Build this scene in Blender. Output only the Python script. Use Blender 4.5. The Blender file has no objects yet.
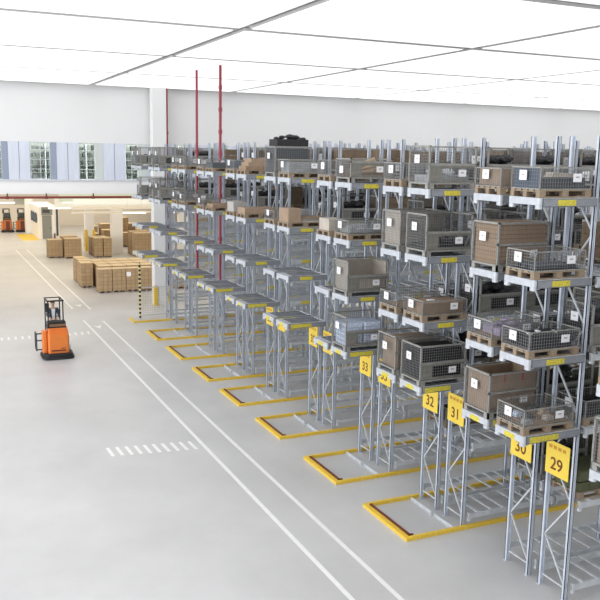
import bpy, math, random
from mathutils import Vector, Matrix
S = bpy.context.scene
col = S.collection
rnd = random.Random(7)
PI = math.pi

# ------------------------------------------------------------ materials
MATS = {}
def mat(name, rgb, rough=.6, metal=0, noise=0, nscale=6, bump=0, emit=0, spec=.5, alt=None, stretch=(1, 1, 1)):
    if name in MATS: return MATS[name]
    m = bpy.data.materials.new(name); m.use_nodes = True
    nt = m.node_tree; b = nt.nodes['Principled BSDF']
    b.inputs['Base Color'].default_value = (*rgb, 1)
    b.inputs['Roughness'].default_value = rough
    b.inputs['Metallic'].default_value = metal
    b.inputs['Specular IOR Level'].default_value = spec
    if noise or bump:
        tc = nt.nodes.new('ShaderNodeTexCoord'); mp = nt.nodes.new('ShaderNodeMapping')
        mp.inputs['Scale'].default_value = stretch
        n = nt.nodes.new('ShaderNodeTexNoise'); n.inputs['Scale'].default_value = nscale; n.inputs['Detail'].default_value = 5
        nt.links.new(tc.outputs['Object'], mp.inputs[0]); nt.links.new(mp.outputs[0], n.inputs['Vector'])
        if noise:
            cr = nt.nodes.new('ShaderNodeValToRGB')
            a = alt or tuple(c * (1 - noise) for c in rgb)
            cr.color_ramp.elements[0].position = .35; cr.color_ramp.elements[1].position = .65
            cr.color_ramp.elements[0].color = (*a, 1); cr.color_ramp.elements[1].color = (*rgb, 1)
            nt.links.new(n.outputs['Fac'], cr.inputs[0]); nt.links.new(cr.outputs[0], b.inputs['Base Color'])
        if bump:
            bp = nt.nodes.new('ShaderNodeBump'); bp.inputs['Strength'].default_value = bump
            nt.links.new(n.outputs['Fac'], bp.inputs['Height']); nt.links.new(bp.outputs[0], b.inputs['Normal'])
    if emit:
        b.inputs['Emission Color'].default_value = (*rgb, 1); b.inputs['Emission Strength'].default_value = emit
    MATS[name] = m
    return m

def brick_mat(name, c1, c2, mortar, sx, sy, msize=.02, rough=.8, axis='cart'):
    """cartons / packages: a grid of units separated by darker seams, mapped on object space"""
    m = bpy.data.materials.new(name); m.use_nodes = True
    nt = m.node_tree; b = nt.nodes['Principled BSDF']; b.inputs['Roughness'].default_value = rough
    tc = nt.nodes.new('ShaderNodeTexCoord'); sep = nt.nodes.new('ShaderNodeSeparateXYZ'); com = nt.nodes.new('ShaderNodeCombineXYZ')
    add = nt.nodes.new('ShaderNodeMath'); add.operation = 'ADD'
    nt.links.new(tc.outputs['Object'], sep.inputs[0])
    nt.links.new(sep.outputs['X'], add.inputs[0]); nt.links.new(sep.outputs['Y'], add.inputs[1])
    nt.links.new(add.outputs[0], com.inputs['X']); nt.links.new(sep.outputs['Z'], com.inputs['Y'])
    br = nt.nodes.new('ShaderNodeTexBrick'); br.offset = 0
    br.inputs['Color1'].default_value = (*c1, 1); br.inputs['Color2'].default_value = (*c2, 1); br.inputs['Mortar'].default_value = (*mortar, 1)
    br.inputs['Scale'].default_value = 1; br.inputs['Mortar Size'].default_value = msize
    br.inputs['Brick Width'].default_value = sx; br.inputs['Row Height'].default_value = sy
    nt.links.new(com.outputs[0], br.inputs['Vector']); nt.links.new(br.outputs['Color'], b.inputs['Base Color'])
    return m

STEEL = mat('galvanised_steel', (.66, .69, .73), .42, .15, .18, 9)
POST = mat('galvanised_upright', (.70, .76, .86), .4, .2, .15, 5)
BAR = mat('pale_zinc', (.58, .61, .66), .45, .2, .12, 8)
BEAM = mat('grey_beam_steel', (.32, .34, .375), .5, .3, .15, 5)
BEAM2 = mat('galvanised_beam', (.60, .63, .66), .45, .1, .15, 5)
DECK = mat('deck_sheet', (.38, .40, .43), .4, .2, .25, 4)
WIRE = mat('wire_mesh_zinc', (.24, .245, .25), .5, .3)
FRAME = mat('crate_frame', (.36, .357, .335), .55, .3, .25, 14)
PANEL = mat('crate_sheet', (.24, .235, .21), .6, .2, .25, 10)
YEL = mat('safety_yellow', (.85, .58, .06), .5, 0, .12, 12)
TAPE = mat('yellow_label', (.78, .67, .07), .5, 0, .25, 30, alt=(.50, .42, .05))
SIGNY = mat('sign_yellow', (.90, .66, .08), .5)
INK = mat('sign_ink', (.16, .04, .01), .6)
BLACK = mat('black_plastic', (.015, .015, .017), .5)
DARK = mat('dark_goods', (.022, .022, .026), .6, 0, .6, 20, .4)
CHAR = mat('charcoal_sheet', (.07, .08, .09), .5)
NAVY = mat('dark_blue_sheet', (.08, .11, .16), .5)
WOOD = mat('pallet_wood', (.34, .26, .18), .8, 0, .3, 10, stretch=(1, 8, 8))
WOOD2 = mat('pale_plank', (.55, .43, .30), .8, 0, .3, 8, stretch=(1, 6, 6))
CARD = mat('cardboard', (.37, .27, .19), .85, 0, .12, 5)
CARD2 = mat('pale_cardboard', (.50, .45, .39), .85, 0, .12, 5)
BOARD = mat('brown_board', (.33, .23, .15), .8, 0, .2, 6)
PAPER = mat('white_label', (.82, .82, .84), .7)
PRINT = mat('label_print', (.42, .42, .43), .7)
WHITE = mat('white_paint', (.80, .80, .80), .6)
WHITEW = mat('warm_white_paint', (.90, .88, .85), .6)
BLUEP = mat('blue_white_cladding', (.70, .74, .84), .45, 0, .08, 2, stretch=(6, 6, .4))
BLUED = mat('blue_seam', (.30, .35, .45), .5)
RED = mat('red_pipe', (.24, .045, .035), .45)
CRIM = mat('crimson_pipe', (.30, .03, .05), .45)
ORANGE = mat('orange_paint', (.83, .23, .04), .4, 0, .06, 3)
DORANGE = mat('shaded_orange_paint', (.48, .17, .06), .5)  # orange darkened for the shade on the parked trucks, put into the colour
MAROON = mat('dark_red_paint', (.15, .03, .02), .5)
BLUEPK = mat('blue_print_bag', (.34, .48, .74), .45, 0, .5, 7, alt=(.80, .83, .88), stretch=(2, 2, 9))
LILAC = mat('lilac_wrap', (.40, .34, .47), .4, 0, .2, 8)
GREYW = mat('grey_film', (.45, .47, .49), .35, 0, .3, 8)
GREEN = mat('olive_box', (.085, .09, .045), .7)
STONE = mat('grey_door', (.25, .26, .24), .6)
WARMW = mat('beige_wall', (.86, .80, .72), .8)
DUSTY = mat('white_film', (.48, .47, .45), .4, 0, .15, 9)
CARTON = brick_mat('stacked_cartons', (.42, .30, .175), (.37, .26, .15), (.27, .17, .08), .29, .25, .012)
BROWNBRICK = brick_mat('brown_pack', (.40, .27, .16), (.35, .23, .14), (.22, .14, .08), 1.6, .085, .008)
LAMP = mat('lamp_tube', (1, .97, .88), .5, 0, emit=1.6)
GLOWP = mat('added_luminous_panel', (1, 1, 1), .5, 0, emit=.86)  # glow of the made-up ceiling panels
SKIN = mat('skin', (.50, .30, .22), .55)
HAIR = mat('brown_hair', (.07, .045, .03), .7)
JACK = mat('dark_jacket', (.035, .055, .08), .8)
SHIRT = mat('white_shirt', (.75, .77, .8), .8)
LINEW = mat('floor_line_white', (.86, .86, .85), .5, 0, .06, 5)
LINEF = mat('worn_line_white', (.64, .635, .62), .5, 0, .08, 5)

def floor_mat(name, c1, c2, rough):
    m = bpy.data.materials.new(name); m.use_nodes = True
    nt = m.node_tree; b = nt.nodes['Principled BSDF']
    tc = nt.nodes.new('ShaderNodeTexCoord')
    n1 = nt.nodes.new('ShaderNodeTexNoise'); n1.inputs['Scale'].default_value = .35; n1.inputs['Detail'].default_value = 8; n1.inputs['Roughness'].default_value = .6
    mp = nt.nodes.new('ShaderNodeMapping'); mp.inputs['Scale'].default_value = (1, .8, 1)
    nt.links.new(tc.outputs['Object'], mp.inputs[0]); nt.links.new(mp.outputs[0], n1.inputs['Vector'])
    cr = nt.nodes.new('ShaderNodeValToRGB'); cr.color_ramp.elements[0].position = .3; cr.color_ramp.elements[1].position = .7
    cr.color_ramp.elements[0].color = (*c1, 1); cr.color_ramp.elements[1].color = (*c2, 1)
    nt.links.new(n1.outputs['Fac'], cr.inputs[0]); nt.links.new(cr.outputs[0], b.inputs['Base Color'])
    b.inputs['Roughness'].default_value = rough
    return m
FLOOR = floor_mat('sealed_concrete', (.50, .50, .505), (.60, .60, .605), .38)

def glass_mat():
    m = bpy.data.materials.new('window_glass'); m.use_nodes = True
    nt = m.node_tree; nt.nodes.clear()
    o = nt.nodes.new('ShaderNodeOutputMaterial'); mx = nt.nodes.new('ShaderNodeMixShader')
    t = nt.nodes.new('ShaderNodeBsdfTransparent'); g = nt.nodes.new('ShaderNodeBsdfGlossy')
    t.inputs[0].default_value = (.9, .94, .92, 1); g.inputs['Roughness'].default_value = .05
    mx.inputs[0].default_value = .1
    nt.links.new(t.outputs[0], mx.inputs[1]); nt.links.new(g.outputs[0], mx.inputs[2]); nt.links.new(mx.outputs[0], o.inputs[0])
    return m
GLASS = glass_mat()

# ------------------------------------------------------------ mesh builder
class MB:
    def __init__(s): s.v = []; s.f = []
    def box(s, x0, x1, y0, y1, z0, z1):
        b = len(s.v)
        s.v += [(x0,y0,z0),(x1,y0,z0),(x1,y1,z0),(x0,y1,z0),(x0,y0,z1),(x1,y0,z1),(x1,y1,z1),(x0,y1,z1)]
        s.f += [(b,b+3,b+2,b+1),(b+4,b+5,b+6,b+7),(b,b+1,b+5,b+4),(b+1,b+2,b+6,b+5),(b+2,b+3,b+7,b+6),(b+3,b,b+4,b+7)]
        return s
    def bar(s, p, q, w, h=None):
        h = h or w; p = Vector(p); q = Vector(q); d = (q-p).normalized()
        up = Vector((0,0,1)) if abs(d.z) < .9 else Vector((1,0,0))
        a = d.cross(up).normalized()*w/2; c = a.cross(d).normalized()*h/2
        b = len(s.v)
        for e in (p, q):
            for k in (-a-c, a-c, a+c, -a+c): s.v.append(tuple(e+k))
        s.f += [(b,b+1,b+2,b+3),(b+7,b+6,b+5,b+4)] + [(b+i,b+4+i,b+4+(i+1)%4,b+(i+1)%4) for i in range(4)]
        return s
    def cyl(s, p, q, r, n=10, r2=None):
        p = Vector(p); q = Vector(q); d = (q-p).normalized(); r2 = r if r2 is None else r2
        up = Vector((0,0,1)) if abs(d.z) < .9 else Vector((1,0,0))
        a = d.cross(up).normalized(); c = d.cross(a)
        b = len(s.v)
        for e, rr in ((p, r), (q, r2)):
            for i in range(n):
                t = 2*PI*i/n; s.v.append(tuple(e+(a*math.cos(t)+c*math.sin(t))*rr))
        s.f += [tuple(b+i for i in range(n)), tuple(b+n+n-1-i for i in range(n))]
        s.f += [(b+i, b+n+i, b+n+(i+1)%n, b+(i+1)%n) for i in range(n)]
        return s
    def prism(s, pts, z0, z1, axis='z'):
        """extrude polygon; axis z: pts=(x,y); axis y: pts=(x,z); axis x: pts=(y,z)"""
        b = len(s.v); n = len(pts)
        for z in (z0, z1):
            for p in pts:
                s.v.append({'z': (p[0],p[1],z), 'y': (p[0],z,p[1]), 'x': (z,p[0],p[1])}[axis])
        s.f += [tuple(b+i for i in range(n))[::-1], tuple(b+n+i for i in range(n))]
        s.f += [(b+i, b+(i+1)%n, b+n+(i+1)%n, b+n+i) for i in range(n)]
        return s
    def blob(s, c, r, n=10, m=7, jit=0, rn=None):
        b = len(s.v)
        for i in range(m+1):
            t = PI*i/m
            for j in range(n):
                u = 2*PI*j/n; k = 1+(rn.uniform(-jit, jit) if rn else 0)
                s.v.append((c[0]+r[0]*math.sin(t)*math.cos(u)*k, c[1]+r[1]*math.sin(t)*math.sin(u)*k, c[2]+r[2]*math.cos(t)*k))
        for i in range(m):
            for j in range(n):
                s.f.append((b+i*n+j, b+(i+1)*n+j, b+(i+1)*n+(j+1)%n, b+i*n+(j+1)%n))
        return s
    def mesh(s, name, m, smooth=False):
        me = bpy.data.meshes.new(name); me.from_pydata(s.v, [], s.f); me.update()
        if m: me.materials.append(m)
        if smooth:
            for p in me.polygons: p.use_smooth = True
        return me

def link(name, me, parent=None, loc=None):
    o = bpy.data.objects.new(name, me); col.objects.link(o)
    if parent: o.parent = parent
    if loc: o.location = loc
    return o
def build(mb, name, m, parent=None, loc=None, smooth=False): return link(name, mb.mesh(name, m, smooth), parent, loc)
def tag(o, label=None, cat=None, group=None, kind=None):
    if label: o['label'] = label
    if cat: o['category'] = cat
    if group: o['group'] = group
    if kind: o['kind'] = kind
    return o
def thing(name, label, cat, loc=(0,0,0), group=None, rz=0):
    o = bpy.data.objects.new(name, None); col.objects.link(o); o.location = loc; o.rotation_euler.z = rz
    return tag(o, label, cat, group)
def struct(mb, name, m, loc=None): return tag(build(mb, name, m, None, loc), kind='structure')
def copy_tree(o, parent=None):
    c = o.copy(); col.objects.link(c)
    if parent: c.parent = parent
    for ch in list(o.children): copy_tree(ch, c)
    return c
def rounded(x0, x1, y0, y1, r, n=4):
    pts = []
    for cx, cy, a in ((x1-r,y1-r,0),(x0+r,y1-r,PI/2),(x0+r,y0+r,PI),(x1-r,y0+r,1.5*PI)):
        for i in range(n+1):
            t = a+PI/2*i/n; pts.append((cx+r*math.cos(t), cy+r*math.sin(t)))
    return pts

# ------------------------------------------------------------ layout constants
YN = {0:40.9, 1:37.4, 2:33.4, 3:29.75, 4:26.3, 5:22.62, 6:18.75, 7:15.15, 8:11.58, 9:7.95}     # near edge of each rack row
PX = {0:11.75, 1:11.75, 2:11.7, 3:11.7, 4:11.65, 5:11.7, 6:11.55, 7:11.42, 8:11.36, 9:11.36}     # first frame of each row
XD = 9.98
LV = [3.5, 4.98, 6.46, 7.94]
BH = .18
WID = .86; GAP = 1.1
ROWN = {0:'backmost row', 1:'second row from back', 2:'third row from back', 3:'fourth row from back',
        4:'fifth row from back', 5:'sixth row from back', 6:'row with sign 33', 7:'row with signs 31, 32',
        8:'row nearer than sign 31', 9:'nearest rack row'}
LVN = ['lowest', 'second', 'third', 'top']
def where(k, s, l): return '%s %s deck of %s' % (LVN[l], 'near' if s == 'n' else 'far', ROWN[k])
def dy(k, s): return YN[k] + (0 if s == 'n' else GAP)

# ------------------------------------------------------------ rack meshes
def deck_meshes():
    L = 1.36
    e = MB()
    r = rounded(0, .1, 0, WID, .045)
    e.prism(r, .05, BH)
    e.prism(rounded(0, .1, 0, .13, .045), -.02, .06); e.prism(rounded(0, .1, WID-.13, WID, .045), -.02, .06)
    e.box(.1, .16, .02, .12, -.0, .16); e.box(.1, .16, WID-.12, WID-.02, -.0, .16)
    s = MB(); s.box(.1, L, 0, .05, .02, .17); s.box(.1, L, 0, .07, .155, .17); s.box(.1, L, 0, .07, .02, .035)
    s2 = MB(); s2.box(.1, L, WID-.05, WID, .02, .17)
    p = MB(); p.box(.1, L, .05, WID-.05, .1, .115)
    for i in range(6):
        x = .18+i*.2; p.box(x, x+.04, .05, WID-.05, .115, .15)
    for i in range(3):
        y = .2+i*.2; p.box(.1, L, y, y+.05, .115, .165)
    rm = MB(); rm.box(.1, L, 0, .04, .171, .179).box(.1, L, WID-.04, WID, .171, .179).box(L-.05, L, .04, WID-.04, .14, .179).box(.1, .2, .04, WID-.04, .14, .179)
    t = MB(); t.box(.43, .85, -.006, 0, .04, .145)
    return [('end_bar', e.mesh('end_bar', BAR)), ('side_beam', s.mesh('side_beam', BEAM)), ('side_beam', s2.mesh('side_beam', BEAM)),
            ('deck_sheet', p.mesh('deck_sheet', DECK)), ('deck_rim', rm.mesh('deck_rim', STEEL)), ('shelf_label', t.mesh('shelf_label', TAPE))]
DM = deck_meshes()
t = MB(); t.box(-.005, 0, .25, .55, .05, .15); BARTAPE = t.mesh('bar_tape', TAPE)
t = MB(); t.box(.16, .42, -.006, 0, .03, .15); SIDETAPE = t.mesh('shelf_label', TAPE)
ZT = 9.25
def upright_mesh():
    m = MB(); w = .09; d = .065
    m.box(0, .012, 0, d, 0, ZT); m.box(w-.012, w, 0, d, 0, ZT)
    m.box(.012, w-.012, .018, .03, 0, ZT)
    m.box(-.03, w+.03, -.01, d+.01, 0, .012)
    m.box(.0, .035, 0, .018, 0, ZT); m.box(w-.035, w, 0, .018, 0, ZT)
    return m.mesh('upright', POST)
UM = upright_mesh()
FD = .84
def brace_mesh():
    m = MB(); z = .25; k = 0
    m.bar((.05, .1, z), (.05, FD-.06, z), .03)
    while z < ZT-.9:
        a, b = (.1, FD-.06) if k % 2 == 0 else (FD-.06, .1)
        m.bar((.05, a, z), (.05, b, z+.9), .03); z += .9; k += 1
    m.bar((.05, .1, z), (.05, FD-.06, z), .03)
    return m.mesh('bracing', STEEL)
BM = brace_mesh()
BAY = 2.7
def beam_mesh(h=.12):
    m = MB(); m.box(.1, BAY, 0, .05, .16-h, .16); m.box(.1, .16, -.012, .05, -.02, .18); m.box(BAY-.06, BAY, -.012, .05, -.02, .18)
    return m.mesh('beam', BEAM2)
BEM = beam_mesh(); BEMT = beam_mesh(.075)
BLM = MB().box(.5, .95, -.008, -.001, .045, .155).mesh('beam_label', TAPE)
def cross_mesh():
    m = MB()
    for x in (.35, .75, 1.1, 1.6, 2.0, 2.35): m.box(x, x+.07, -.02, FD+.05, .16, .18)
    return m.mesh('shelf_slats', STEEL)
CRM = cross_mesh()

def text_mesh(txt, size, name, m):
    c = bpy.data.curves.new(name, 'FONT'); c.body = txt; c.size = size; c.align_x = 'CENTER'; c.align_y = 'CENTER'; c.extrude = .002; c.offset = size*.012
    o = bpy.data.objects.new(name, c); col.objects.link(o)
    dg = bpy.context.evaluated_depsgraph_get(); me = bpy.data.meshes.new_from_object(o.evaluated_get(dg))
    bpy.data.objects.remove(o); me.name = name; me.materials.clear(); me.materials.append(m)
    return me
ROT_LEFT = Matrix(((0,0,-1,0),(-1,0,0,0),(0,1,0,0),(0,0,0,1)))   # lettering facing -X, reading left (far) to right (near)
SIGNS = {(5,'f'):'35', (5,'n'):'34', (4,'f'):'36', (6,'f'):'33', (7,'f'):'32', (7,'n'):'31', (8,'f'):'30', (8,'n'):'29',(6,'n'):'33'}
NB = {0:3, 1:4, 2:5, 3:5, 4:5, 5:4, 6:4, 7:3, 8:2, 9:1}
STORE = [.22, 1.98, 3.5, 4.98, 6.46, 7.94]

def rack(k, s):
    y = dy(k, s); px = PX[k]
    side = 'near' if s == 'n' else 'far'
    t = thing('pallet_rack', 'tall galvanised steel pallet rack, %s half of %s' % (side, ROWN[k]), 'rack', (px, y, 0), 'back-to-back pallet racks in rows')
    for b in range(NB[k]+1):
        x = b*BAY
        u = link('upright', UM, t, (x, .08, 0))
        u2 = link('upright', UM, t, (x, FD+.02, 0)); u2.scale = (1, -1, 1)
        if b < 2: link('bracing', BM, t, (x, .02, 0))
        if b < NB[k]:
            for z in STORE + ([1.1, 2.72, 4.24, 5.72] if k < 6 else []):
                bm = BEM if k > 5 or z in LV else BEMT; link('beam', bm, t, (x, -.035, z)); link('beam', bm, t, (x, FD+.02, z))
                if k > 5: link('shelf_slats', CRM, t, (x, .0, z))
                if z in LV: link('beam_label', BLM, t, (x, -.035, z))
    for l, z in enumerate(LV):
        d = bpy.data.objects.new('transfer_deck', None); col.objects.link(d); d.parent = t; d.location = (XD-px, 0, z)
        for n, me in DM: link(n, me, d)
        if l == 0:
            tag(link('bar_tape', BARTAPE, d), 'yellow tape patch'); tag(link('shelf_label', SIDETAPE, d), 'yellow tape patch near the corner')
    if k > 3:
        m = MB(); m.box(-.02, -.005, .2, .86, 2.5, 3.2)
        sg = build(m, 'row_sign', SIGNY, t)
        n = SIGNS.get((k, s))
        if n:
            cp = MB()
            for q in range(4): cp.box(-.024, -.021, .30+q*.13, .39+q*.13, 3.05, 3.12)
            build(cp, 'caption_mark', mat('sign_orange', (.62,.30,.03)), sg)
            for tx, size, z in ((n, .36, 2.73),):
                o = link('sign_number', text_mesh(tx, size, 'sign_number', INK), sg); o.matrix_local = Matrix.Translation((-.022, .54, z)) @ ROT_LEFT
    # brackets under the decks
    m = MB()
    for l in LV[:1]:
        for yy in (.06, FD-.04):
            m.bar((XD-px+.5, yy, l+.02), (0, yy, l-.55), .04)
    return t
for k in YN:
    for s in 'nf':
        if (k, s) == (9, 'n'): continue
        rack(k, s)

# ------------------------------------------------------------ yellow guide rails round the row ends
def guide(k, y0, y1):
    t = thing('guide_rail', 'yellow floor guide rail wrapped round the end of %s' % ROWN[k], 'guide rail', (9.9, y0, 0), 'yellow guide rails at the rack ends')
    XR = NB[k]*BAY+2.2
    w = y1-y0
    for yy in (0, w-.085):
        m = MB(); m.box(.02, XR, yy, yy+.085, 0, .09); build(m, 'side_rail', YEL, t)
    m = MB(); m.box(-.1, .02, 0, w, 0, .08); build(m, 'end_rail', YEL, t)
    m = MB(); m.box(.03, .08, .12, w-.12, 0, .11); m.box(.03, .16, .12, .17, 0, .1); tag(build(m, 'stop_angle', MAROON, t), 'dark brown angle bar')
    m = MB(); m.box(1.25, 1.40, .1, w-.1, 0, .012); m.box(1.27, 1.29, .1, w-.1, .01, .08); build(m, 'cross_angle', STEEL, t)
    for yy in (.45*w,):
        m = MB(); m.box(1.18, 1.27, yy, yy+.06, 0, .1); build(m, 'bracket', STEEL, t)
for k in range(1, 8): guide(k, YN[k]-.04, 35.85 if k == 2 else YN[k]+2.07)
t = thing('guide_rail', 'short yellow floor rail under the mesh fence, backmost', 'guide rail', (9.86, 41.84, 0), 'yellow guide rails at the rack ends')
m = MB(); m.box(-.1, 14, 0, .1, 0, .09); m.box(-.1, .02, .1, 1.15, 0, .08); build(m, 'side_rail', YEL, t)

# ------------------------------------------------------------ pallets, crates and loads
def pallet_meshes(L=1.2, W=.8):
    d = MB()
    for i in range(5):
        y = i*(W-.12)/4; d.box(0, L, y, y+.12, .118, .14)
    for x in (0, L/2-.07, L-.14): d.box(x, x+.14, 0, W, .1, .118)
    out = [('top_deck', d.mesh('top_deck', WOOD))]
    for i, y in enumerate((0, W/2-.05, W-.1)):
        m = MB(); m.box(0, L, y, y+.1, 0, .022)
        for x in (0, L/2-.07, L-.14): m.box(x, x+.14, y, y+.1, .022, .1)
        out.append(('bearer', m.mesh('bearer', WOOD)))
    return out
PM = pallet_meshes()
def pallet(x, y, z, label, group=None, L=1.2):
    t = thing('wooden_pallet', label, 'pallet', (x, y, z), group)
    for n, me in PM: link(n, me, t)
    return t

_cache = {}
def mesh_wall(plane, L, H, sp=.06, r=.006):
    key = (plane, L, H, sp, r)
    if key in _cache: return _cache[key]
    m = MB()
    n = int(L/sp); k = max(2, int(H/sp))
    for i in range(n+1):
        a = i*L/n
        if plane == 'x': m.box(a-r/2, a+r/2, -r/2, r/2, 0, H)
        else: m.box(-r/2, r/2, a-r/2, a+r/2, 0, H)
    for i in range(k+1):
        a = i*H/k
        if plane == 'x': m.box(0, L, -r/2, r/2, a-r/2, a+r/2)
        else: m.box(-r/2, r/2, 0, L, a-r/2, a+r/2)
    _cache[key] = m.mesh('wire_side', WIRE)
    return _cache[key]
def cards(t, L, W, zf, ze, h=.15):
    key = 'card'
    if key not in _cache:
        a = MB(); a.box(0, .2, -.004, 0, 0, h); p = MB(); p.box(.06, .14, -.006, -.004, .07, .10)
        b = MB(); b.box(-.004, 0, 0, .2, 0, h+.03)
        p2 = MB(); p2.box(-.006, -.004, .07, .13, .08, .11)
        _cache[key] = (a.mesh('address_card', PAPER), p.mesh('card_print', PRINT), b.mesh('address_card', PAPER), p2.mesh('card_print', PRINT))
    a, p, b, p2 = _cache[key]
    c = link('address_card', a, t, (L*.6, -.03, zf)); link('card_print', p, c)
    c = link('address_card', b, t, (-.03, W*.42, ze)); link('card_print', p2, c)

def low_crate(x, y, z, h, label, L=1.2, W=.8, group=None, card=True, name='mesh_crate', sheet=None):
    t = thing(name, label, 'crate', (x, y, z), group)
    key = ('lf', h, L, W)
    if key not in _cache:
        m = MB(); r = .02
        for a, b in ((0,0),(L-r,0),(0,W-r),(L-r,W-r)): m.box(a, a+r, b, b+r, 0, h)
        for zz in (0, h-r):
            m.box(0, L, 0, r, zz, zz+r); m.box(0, L, W-r, W, zz, zz+r); m.box(0, r, 0, W, zz, zz+r); m.box(L-r, L, 0, W, zz, zz+r)
        _cache[key] = m.mesh('crate_frame', FRAME)
        m = MB(); m.box(.02, L-.02, .02, W-.02, 0, .012); _cache[('lb', L, W)] = m.mesh('base_board', BOARD)
    link('crate_frame', _cache[key], t); link('base_board', _cache[('lb', L, W)] if ('lb', L, W) in _cache else None, t)
    link('wire_side', mesh_wall('x', L, h), t, (0, .015, 0)); link('wire_side', mesh_wall('x', L, h), t, (0, W-.015, 0))
    link('wire_side', mesh_wall('y', W, h), t, (.015, 0, 0)); link('wire_side', mesh_wall('y', W, h), t, (L-.015, 0, 0))
    if sheet:
        m = MB(); m.box(.035, .05, .04, W-.04, .02, h-.03); tag(build(m, 'end_sheet', sheet, t), 'dark sheet behind the wire end')
    if card: cards(t, L, W, max(.05, h*.35), max(.05, h*.4))
    return t

def cage(x, y, z, label, H=.93, L=1.24, W=.84, half=True, group=None, card=True, sheet=True, name='mesh_pallet_box'):
    """steel pallet cage on feet; the long near side has a sheet lower part and an upper flap"""
    t = thing(name, label, 'pallet cage', (x, y, z), group)
    key = ('cf', H, L, W, half, sheet)
    if key not in _cache:
        m = MB(); r = .036
        for a, b in ((0,0),(L-r,0),(0,W-r),(L-r,W-r)): m.box(a, a+r, b, b+r, 0, H)
        for zz in (.1, H-r):
            m.box(0, L, W-r, W, zz, zz+r); m.box(0, r, 0, W, zz, zz+r); m.box(L-r, L, 0, W, zz, zz+r)
        m.box(0, L, 0, r, .1, .1+r); m.box(0, L, 0, r, .50, .55)
        if not half: m.box(0, L, 0, r, H-r, H)
        f = m.mesh('cage_frame', FRAME)
        ft = MB()
        for a in (0, L-.14):
            for b in (0, W-.14): ft.box(a, a+.14, b, b+.14, -.0, .1)
        ft.box(.05, L-.05, .05, W-.05, .09, .11)
        sp = MB()
        if sheet:
            sp.box(.045, .33, .005, .02, .145, .50); sp.box(.33, L-.045, .005, .02, .145, .19); sp.box(.33, L-.045, .005, .02, .45, .50)
        else: sp.box(.045, L-.045, .005, .02, .145, .17)
        _cache[key] = (f, ft.mesh('foot_frame', FRAME), sp.mesh('sheet_panel', PANEL))
    f, ft, sp = _cache[key]
    link('cage_frame', f, t); link('foot_frame', ft, t); link('sheet_panel', sp, t)
    link('wire_side', mesh_wall('x', L, .38), t, (0, .03, .13)); link('wire_side', mesh_wall('x', L, H-.12), t, (0, W-.02, .11))
    if not half: link('wire_side', mesh_wall('x', L, H-.56), t, (0, .03, .54))
    link('wire_side', mesh_wall('y', W, H-.12), t, (.015, 0, .11)); link('wire_side', mesh_wall('y', W, H-.12), t, (L-.015, 0, .11))
    if card: cards(t, L, W, .27, H-.38)
    return t
def carton_open(x, y, z, L, W, H, m, label, name='cardboard_box', cut=False, group=None, fill=None):
    """an open topped cardboard liner box, with a base and a low near wall when cut"""
    t = thing(name, label, 'box', (x, y, z), group); w = .012
    b = MB(); b.box(0, L, 0, W, 0, w); b.box(0, w, 0, W, 0, H); b.box(L-w, L, 0, W, 0, H); b.box(0, L, W-w, W, 0, H); b.box(0, L, 0, w, 0, H*.48 if cut else H)
    build(b, 'box_wall', m, t)
    if fill:
        g = MB(); g.box(.03, L-.03, .03, W-.03, w, H*fill[0]); build(g, 'packing', fill[1], t)
    return t
def lump(x, y, z, L, W, H, m, label, name, cat, n=14, group=None, seed=1):
    rn = random.Random(seed); b = MB()
    for i in range(n):
        r = rn.uniform(.08, .13); b.blob((rn.uniform(r, L-r), rn.uniform(r, W-r), rn.uniform(r*.6, H)), (r*1.2, r, r*.6), 8, 5, .12, rn)
    b.box(.02, L-.02, .02, W-.02, 0, H*.7)
    o = build(b, name, m, None, (x, y, z)); return tag(o, label, cat, group)
def planks(x, y, z, L, W, n, m, label, seed=1, tilt=.1, name='plank_stack', group=None):
    rn = random.Random(seed)
    for i in range(n):
        b = MB(); yy = rn.uniform(.05, W-.2); zz = .02+i*.032
        b.bar((.03, yy, 0), (L-rn.uniform(.02, .3), min(W-.06, max(.06, yy+rn.uniform(-tilt, tilt)*2)), rn.uniform(0, tilt)), .14, .025)
        tag(build(b, 'wooden_plank', m, None, (x, y, z+zz)), label, 'plank', group or 'planks lying in one crate')

DT = BH+.003   # deck top above level base
def on(k, s, l): return XD+.02, dy(k, s)+.02, LV[l]+DT

def pal_crate(k, s, l, h, desc, sheet=None, card=True, pw='light wooden pallet'):
    x, y, z = on(k, s, l)
    pallet(x, y+.01, z, '%s under crate on %s' % (pw, where(k, s, l)))
    return low_crate(x, y+.01, z+.143, h, '%s on %s' % (desc, where(k, s, l)), sheet=sheet, card=card)

# --- row 8 (right of sign 31)
pal_crate(8,'n',3,.40,'dark blue ended wire crate', NAVY)
x,y,z = on(8,'n',3); tag(build(MB().box(0,1.0,0,.55,0,.2), 'parts_tray', CHAR, None, (x+.12,y+.1,z+.16)), 'charcoal parts tray inside the blue ended wire crate, top deck right', 'tray')
tag(build(MB().prism([(0,0),(.5,0),(.5,.07),(.05,.09)],0,.22,'y'), 'flat_carton', CARD2, None, (x+.42,y+.2,z+.361)), 'small pale carton lying inside the blue ended wire crate', 'carton')
pal_crate(8,'f',3,.36,'small crate lined with pale cardboard')
x,y,z = on(8,'f',3); carton_open(x+.05,y+.06,z+.16,1.1,.7,.34,CARD,'cardboard box inside the small crate on the top deck right of sign 31')
pal_crate(8,'n',2,.37,'low almost empty wire crate')
x,y,z = on(8,'n',2)
tag(build(MB().box(.0,1.1,.0,.66,0,.012), 'black_mat', BLACK, None, (x+.04,y+.07,z+.157)), 'black mat on the base of the wire crate with dark tubes', 'mat')
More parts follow.
